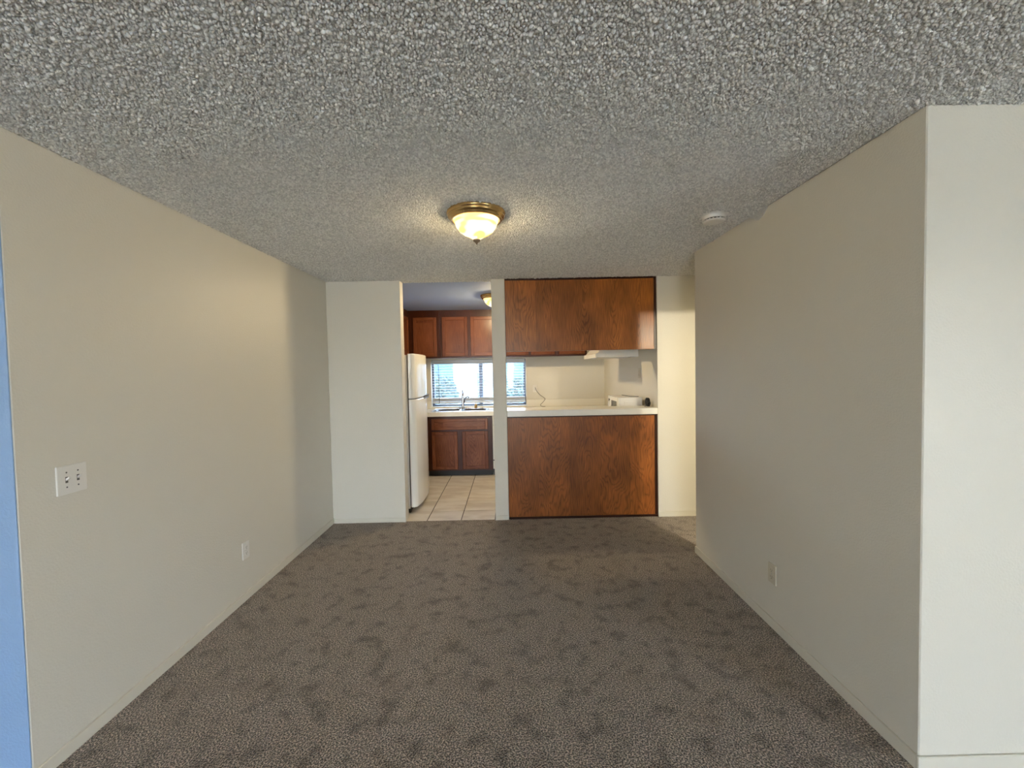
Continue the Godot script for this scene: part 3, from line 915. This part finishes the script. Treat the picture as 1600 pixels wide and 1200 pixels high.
func refrigerator() -> void:
	var t := thing("refrigerator", "white top freezer refrigerator with bowed glossy doors just inside the kitchen doorway", "refrigerator", Vector3(-1.02, 0.0, -4.55))
	# local: +x out of the doors, doors run from z 0 to -0.70
	var w := 0.70
	box("cabinet_body", Vector3(-0.74, 0.045, -w + 0.004), Vector3(-0.074, 1.705, -0.004), M.white, t, 0.006)
	box("gasket", Vector3(-0.074, 0.075, -w + 0.012), Vector3(-0.060, 1.70, -0.012), M.gasket, t, 0.002)
	var door := func(called: String, y0: float, y1: float) -> MeshInstance3D:
		# plan of the door: flat back, bowed front with rounded corners; the top and bottom edges are eased in steps
		var plan := func(inset: float) -> PackedVector2Array:
			var p := PackedVector2Array()
			p.append(Vector2(-0.060, -inset)); 
			var n := 28
			for k in n + 1:
				var s := float(k) / n
				var z := -s * w
				var bow := 0.034 * (1.0 - pow(absf(2.0 * s - 1.0), 2.6))
				var e := minf(s, 1.0 - s) * w
				var rd := 0.018
				var cut := 0.0 if e >= rd else rd - sqrt(maxf(0.0, rd * rd - (rd - e) * (rd - e)))
				p.append(Vector2(-0.002 + bow - cut - inset, clampf(z, -w + inset, -inset)))
			p.append(Vector2(-0.060, -w + inset))
			return p
		var st := mb()
		var steps := [[0.012, 0.0], [0.005, 0.003], [0.0, 0.012]]
		var rings := []
		for s in steps: rings.append([s[0], y0 + s[1]])
		for k in range(steps.size() - 1, -1, -1): rings.append([steps[k][0], y1 - steps[k][1]])
		var pl := []
		for r in rings: pl.append(plan.call(r[0]))
		var nrm := func(p: PackedVector2Array, i: int) -> Vector3:
			var a := p[maxi(i - 1, 1)]; var b := p[mini(i + 1, p.size() - 2)]
			if i == 0: return Vector3(0, 0, 1)
			if i == p.size() - 1: return Vector3(0, 0, -1)
			var dd := (b - a).normalized()
			return Vector3(-dd.y, 0, dd.x).normalized()
		for r in rings.size() - 1:
			var ta := clampf((1.0 - r) * 0.5 if r < 2 else (r - 3.0) * 0.5 + 0.0, -1.0, 1.0)
			var ups := [-0.9, -0.45, 0.0, 0.0, 0.45, 0.9]
			for i in pl[r].size() - 1:
				var A: Vector2 = pl[r][i]; var B: Vector2 = pl[r][i + 1]
				var C: Vector2 = pl[r + 1][i + 1]; var D: Vector2 = pl[r + 1][i]
				var na: Vector3 = (nrm.call(pl[r], i) + Vector3.UP * ups[r]).normalized()
				var nb: Vector3 = (nrm.call(pl[r], i + 1) + Vector3.UP * ups[r]).normalized()
				var nc: Vector3 = (nrm.call(pl[r + 1], i + 1) + Vector3.UP * ups[r + 1]).normalized()
				var nd: Vector3 = (nrm.call(pl[r + 1], i) + Vector3.UP * ups[r + 1]).normalized()
				tri(st, Vector3(A.x, rings[r][1], A.y), Vector3(B.x, rings[r][1], B.y), Vector3(C.x, rings[r + 1][1], C.y), na, nb, nc)
				tri(st, Vector3(A.x, rings[r][1], A.y), Vector3(C.x, rings[r + 1][1], C.y), Vector3(D.x, rings[r + 1][1], D.y), na, nc, nd)
		for e in [0, rings.size() - 1]:
			var nv := Vector3.DOWN if e == 0 else Vector3.UP
			var idx := Geometry2D.triangulate_polygon(pl[e])
			for k in range(0, idx.size(), 3):
				var q := []
				for m in 3: q.append(Vector3(pl[e][idx[k + m]].x, rings[e][1], pl[e][idx[k + m]].y))
				tri(st, q[0], q[1], q[2], nv, nv, nv)
		return obj(called, st, M.fridge, t)
	var fr: MeshInstance3D = door.call("freezer_door", 1.236, 1.718)
	var lo: MeshInstance3D = door.call("door", 0.06, 1.226)
	# finger grips where the two doors meet, at the far edge
	for q in [[fr, 1.236, 1.252], [lo, 1.208, 1.226]]:
		box("handle", Vector3(-0.020, q[1], -0.665), Vector3(0.034, q[2], -0.36), M.gasket, q[0], 0.005)
	box("base_grille", Vector3(-0.12, 0.012, -w + 0.02), Vector3(-0.070, 0.062, -0.02), M.black, t, 0.003)
	for x in [-0.10, -0.72]:
		for z in [-0.06, -w + 0.01]:
			box("foot", Vector3(x, 0.0, z), Vector3(x + 0.03, 0.046, z + 0.05), M.black, t, 0.002)

func build_window() -> void:
	# aluminium sliding window set at the outside of the opening
	var x0 := -1.235
	var x1 := 0.262
	var y0 := 0.962
	var y1 := 1.70
	var z := ZK - 0.12
	var t := Node3D.new()
	t.name = "window_1"
	add_child(t)
	t.set_meta("kind", "structure")
	tag(t, "wide aluminium sliding window over the kitchen sink", "window")
	var st := mb()
	for q in [[x0, x0 + 0.035, y0, y1], [x1 - 0.035, x1, y0, y1], [x0 + 0.035, x1 - 0.035, y0, y0 + 0.03], [x0 + 0.035, x1 - 0.035, y1 - 0.03, y1]]:
		box("frame_bar", Vector3(q[0], q[2], z - 0.025), Vector3(q[1], q[3], z + 0.025), M.alu, t, 0.003)
	var xm := -0.455
	box("mullion", Vector3(xm - 0.03, y0 + 0.03, z - 0.02), Vector3(xm + 0.03, y1 - 0.03, z + 0.02), M.alu, t, 0.003)
	box("pane", Vector3(x0 + 0.03, y0 + 0.025, z - 0.010), Vector3(xm - 0.025, y1 - 0.025, z - 0.006), M.glass, t, 0.0)
	box("pane", Vector3(xm + 0.025, y0 + 0.025, z + 0.006), Vector3(x1 - 0.03, y1 - 0.025, z + 0.010), M.glass, t, 0.0)
	# blind: open slats, the rest stacked on the bottom rail above the sill
	var b := thing("window_blind", "white horizontal slat blind with open slats in the kitchen window", "blind", Vector3((x0 + x1) / 2, 0, ZK - 0.055))
	var w := x1 - x0 - 0.03
	box("headrail", Vector3(-w / 2, 1.635, -0.03), Vector3(w / 2, 1.695, 0.03), M.slat, b, 0.003)
	var slat := func(y: float, tilt: float) -> void:
		var s := mb()
		var pts := PackedVector2Array()
		for k in 7:
			var u := -0.025 + 0.05 * k / 6.0
			pts.append(Vector2(u, 0.0022 * (1.0 - pow(u / 0.025, 2.0)) + 0.0014))
		for k in 7:
			var u := 0.025 - 0.05 * k / 6.0
			pts.append(Vector2(u, 0.0022 * (1.0 - pow(u / 0.025, 2.0)) - 0.0014))
		prism(s, pts, 0, -w / 2, w / 2, 40.0)
		var o := obj("slat", s, M.slat, b)
		o.position.y = y
		o.rotation.x = tilt
	for k in 12: slat.call(1.612 - k * 0.0425, deg_to_rad(-3.0))
	for k in 9: slat.call(1.094 - k * 0.0062, 0.0)
	box("bottom_rail", Vector3(-w / 2, 1.012, -0.026), Vector3(w / 2, 1.038, 0.026), M.slat, b, 0.004)
	for x in [-w / 2 + 0.04, -0.02, w / 2 - 0.04]:
		for s in [-0.026, 0.026]:
			st = mb()
			tube(st, [Vector3(x, 1.02, s), Vector3(x, 1.64, s)], 0.0016, 6)
			obj("ladder_cord", st, M.slat, b)
	st = mb()
	tube(st, [Vector3(-w / 2 + 0.105, 1.63, 0.036), Vector3(-w / 2 + 0.107, 1.0, 0.040)], 0.0045, 8)
	obj("tilt_wand", st, M.grey, b)

func build_small_things() -> void:
	double_switch("white double toggle switch plate on the left wall near the photo's left edge", Vector3(XL, 1.113, -1.752), PI / 2)
	outlet("white outlet low on the left wall above the baseboard", Vector3(XL, 0.338, -2.862), PI / 2)
	outlet("wall-coloured outlet low on the shaded right wall", Vector3(XR, 0.318, -2.415), -PI / 2, false, M.cream)
	outlet("cream outlet on the kitchen side wall below the range hood", Vector3(XR, 1.460, -4.905), -PI / 2, false, M.cream)
	outlet("white outlet with a cord plugged in right of the kitchen window", Vector3(0.404, 1.222, ZK), 0.0, true)
	# cord in the kitchen outlet
	var t := thing("power_cord", "thin white cord hanging from the outlet right of the kitchen window", "cord", Vector3(0.404, 1.242, ZK + 0.009))
	var st := mb()
	bx(st, Vector3(-0.012, -0.012, 0.0), Vector3(0.012, 0.012, 0.03), 0.004)
	obj("plug", st, M.white_plastic, t)
	st = mb()
	tube(st, curve([Vector3(0, -0.005, 0.03), Vector3(0.02, -0.055, 0.045), Vector3(0.075, -0.12, 0.03), Vector3(0.135, -0.165, 0.03), Vector3(0.15, -0.19, 0.05), Vector3(0.11, -0.24, 0.06), Vector3(0.075, -0.275, 0.06), Vector3(0.10, -0.298, 0.06), Vector3(0.15, -0.300, 0.07)], 40), 0.0035, 8)
	obj("cable", st, M.gasket, t)
	# black cord bundle beside the microwave
	t = thing("cord_bundle", "black coiled power cord standing at the right end of the bar counter", "cord", Vector3(1.455, 1.112, -4.47))
	st = mb()
	var pts := []
	for i in 101:
		var a := TAU * i / 25.0
		var k := i / 25.0
		pts.append(Vector3(cos(a) * 0.011 + (k - 2.0) * 0.0035, 0.046 + sin(a) * 0.042, (k - 2.0) * 0.009 + cos(a) * 0.012))
	tube(st, pts, 0.0042, 8)
	obj("coil", st, M.black, t)
	st = mb()
	bx(st, Vector3(-0.012, 0.028, -0.02), Vector3(0.012, 0.062, 0.02), 0.004)
	obj("tie", st, M.black, t)
	st = mb()
	tube(st, curve([Vector3(-0.008, 0.04, 0.012), Vector3(-0.022, 0.022, 0.02), Vector3(-0.034, 0.006, 0.025), Vector3(-0.042, 0.004, 0.03)], 12), 0.0038, 8)
	obj("loose_end", st, M.black, t)
	# dark cable lying on the microwave
	t = thing("cable", "short dark cable lying across the top of the white microwave", "cable", Vector3(1.26, 1.202, -4.70))
	st = mb()
	tube(st, curve([Vector3(-0.02, 0.022, 0.0), Vector3(0.03, 0.012, 0.01), Vector3(0.08, 0.003, 0.02), Vector3(0.16, 0.003, 0.03)], 16), 0.0032, 8)
	obj("wire", st, M.grey, t)
	# smoke detector
	t = thing("smoke_detector", "round white smoke detector on the ceiling near the right wall", "smoke detector", Vector3(1.258, H, -2.60))
	st = mb()
	lathe(st, Vector3.ZERO, [Vector2(0.068, -0.011), Vector2(0.071, -0.008), Vector2(0.071, 0.0)], 40)
	obj("mounting_ring", st, M.white_plastic, t)
	st = mb()
	lathe(st, Vector3.ZERO, [Vector2(0.0, -0.047), Vector2(0.048, -0.047), Vector2(0.058, -0.044), Vector2(0.062, -0.038), Vector2(0.062, -0.037), Vector2(0.050, -0.036)], 40)
	obj("cap", st, M.white_plastic, t)
	st = mb()
	lathe(st, Vector3.ZERO, [Vector2(0.052, -0.037), Vector2(0.054, -0.030)], 40)
	obj("vent_gap", st, M.slot, t, "dark ring of vent slots")
	for k in 18:
		var a := TAU * k / 18.0
		var c := Vector3(cos(a) * 0.058, -0.0335, sin(a) * 0.058)
		box("vent_rib", c - Vector3(0.003, 0.004, 0.003), c + Vector3(0.003, 0.004, 0.003), M.white_plastic, t, 0.0005)
	st = mb()
	lathe(st, Vector3.ZERO, [Vector2(0.052, -0.030), Vector2(0.062, -0.030), Vector2(0.065, -0.026), Vector2(0.067, -0.010)], 40)
	obj("body", st, M.white_plastic, t)
	# ceiling texture that was smeared down onto the right wall
	st = mb()
	var smear := PackedVector2Array([Vector2(-2.655, H), Vector2(-2.628, H - 0.020), Vector2(-2.600, H - 0.026), Vector2(-2.585, H - 0.046), Vector2(-2.555, H - 0.052), Vector2(-2.530, H - 0.045), Vector2(-2.505, H - 0.040), Vector2(-2.485, H - 0.022), Vector2(-2.468, H - 0.008), Vector2(-2.460, H)])
	prism(st, smear, 0, XR - 0.006, XR + 0.002)
	tag(obj("ceiling_texture_smear", st, M.ceiling), "grey patch of ceiling texture smeared onto the top of the right wall", "plaster smear")

func build_outside() -> void:
	struct("ground", [[Vector3(-30, -0.5, -40), Vector3(30, -0.2, 30)]], M.concrete, "pale paved ground outside", "ground", 0.0)
	struct("wall_sun_blocker", [[Vector3(-7, 2.62, -6.9), Vector3(7, 9.0, LIVING_END + 0.2)], [Vector3(-7, 2.62, LIVING_END), Vector3(7, 2.8, LIVING_END + 0.9)]], M.stucco_pale, "added unseen block above the flat with a ledge, shading the ground", "sun_block", 0.0)  # added, out of view: keeps sun off the fence and ground behind the kitchen
	# garden fence with a white shed behind the kitchen window
	var t := thing("fence", "blue-grey board fence seen through the kitchen blind", "fence", Vector3(0, -0.2, -11.0))
	var k := 0
	for x in range(-14, 12):
		if x == -2:
			continue
		var lo := Vector3(x * 0.62 - 0.18, 0.05, -0.03)
		box("board_panel", lo, lo + Vector3(0.60, 2.0, 0.03), M.fence, t, 0.004)
		box("post", Vector3(lo.x - 0.05, 0, -0.11), Vector3(lo.x + 0.03, 2.08, -0.03), M.fence, t, 0.004)
	t = thing("shed", "white painted shed showing bright between the fence panels", "shed", Vector3(-1.20, -0.2, -11.6))
	box("wall", Vector3(-0.7, 0, -1.6), Vector3(0.9, 2.0, 0.0), M.stucco_pale, t, 0.01)
	box("roof", Vector3(-0.8, 2.0, -1.7), Vector3(1.0, 2.08, 0.12), M.roof, t, 0.01)
	tree("dark leafy shrub in front of the fence, left half of the window", Vector3(-1.75, -0.2, -10.2), 1.62, 0.55, 7)
	tree("dark leafy shrub in front of the fence, right half of the window", Vector3(0.12, -0.2, -10.3), 1.5, 0.40, 9)
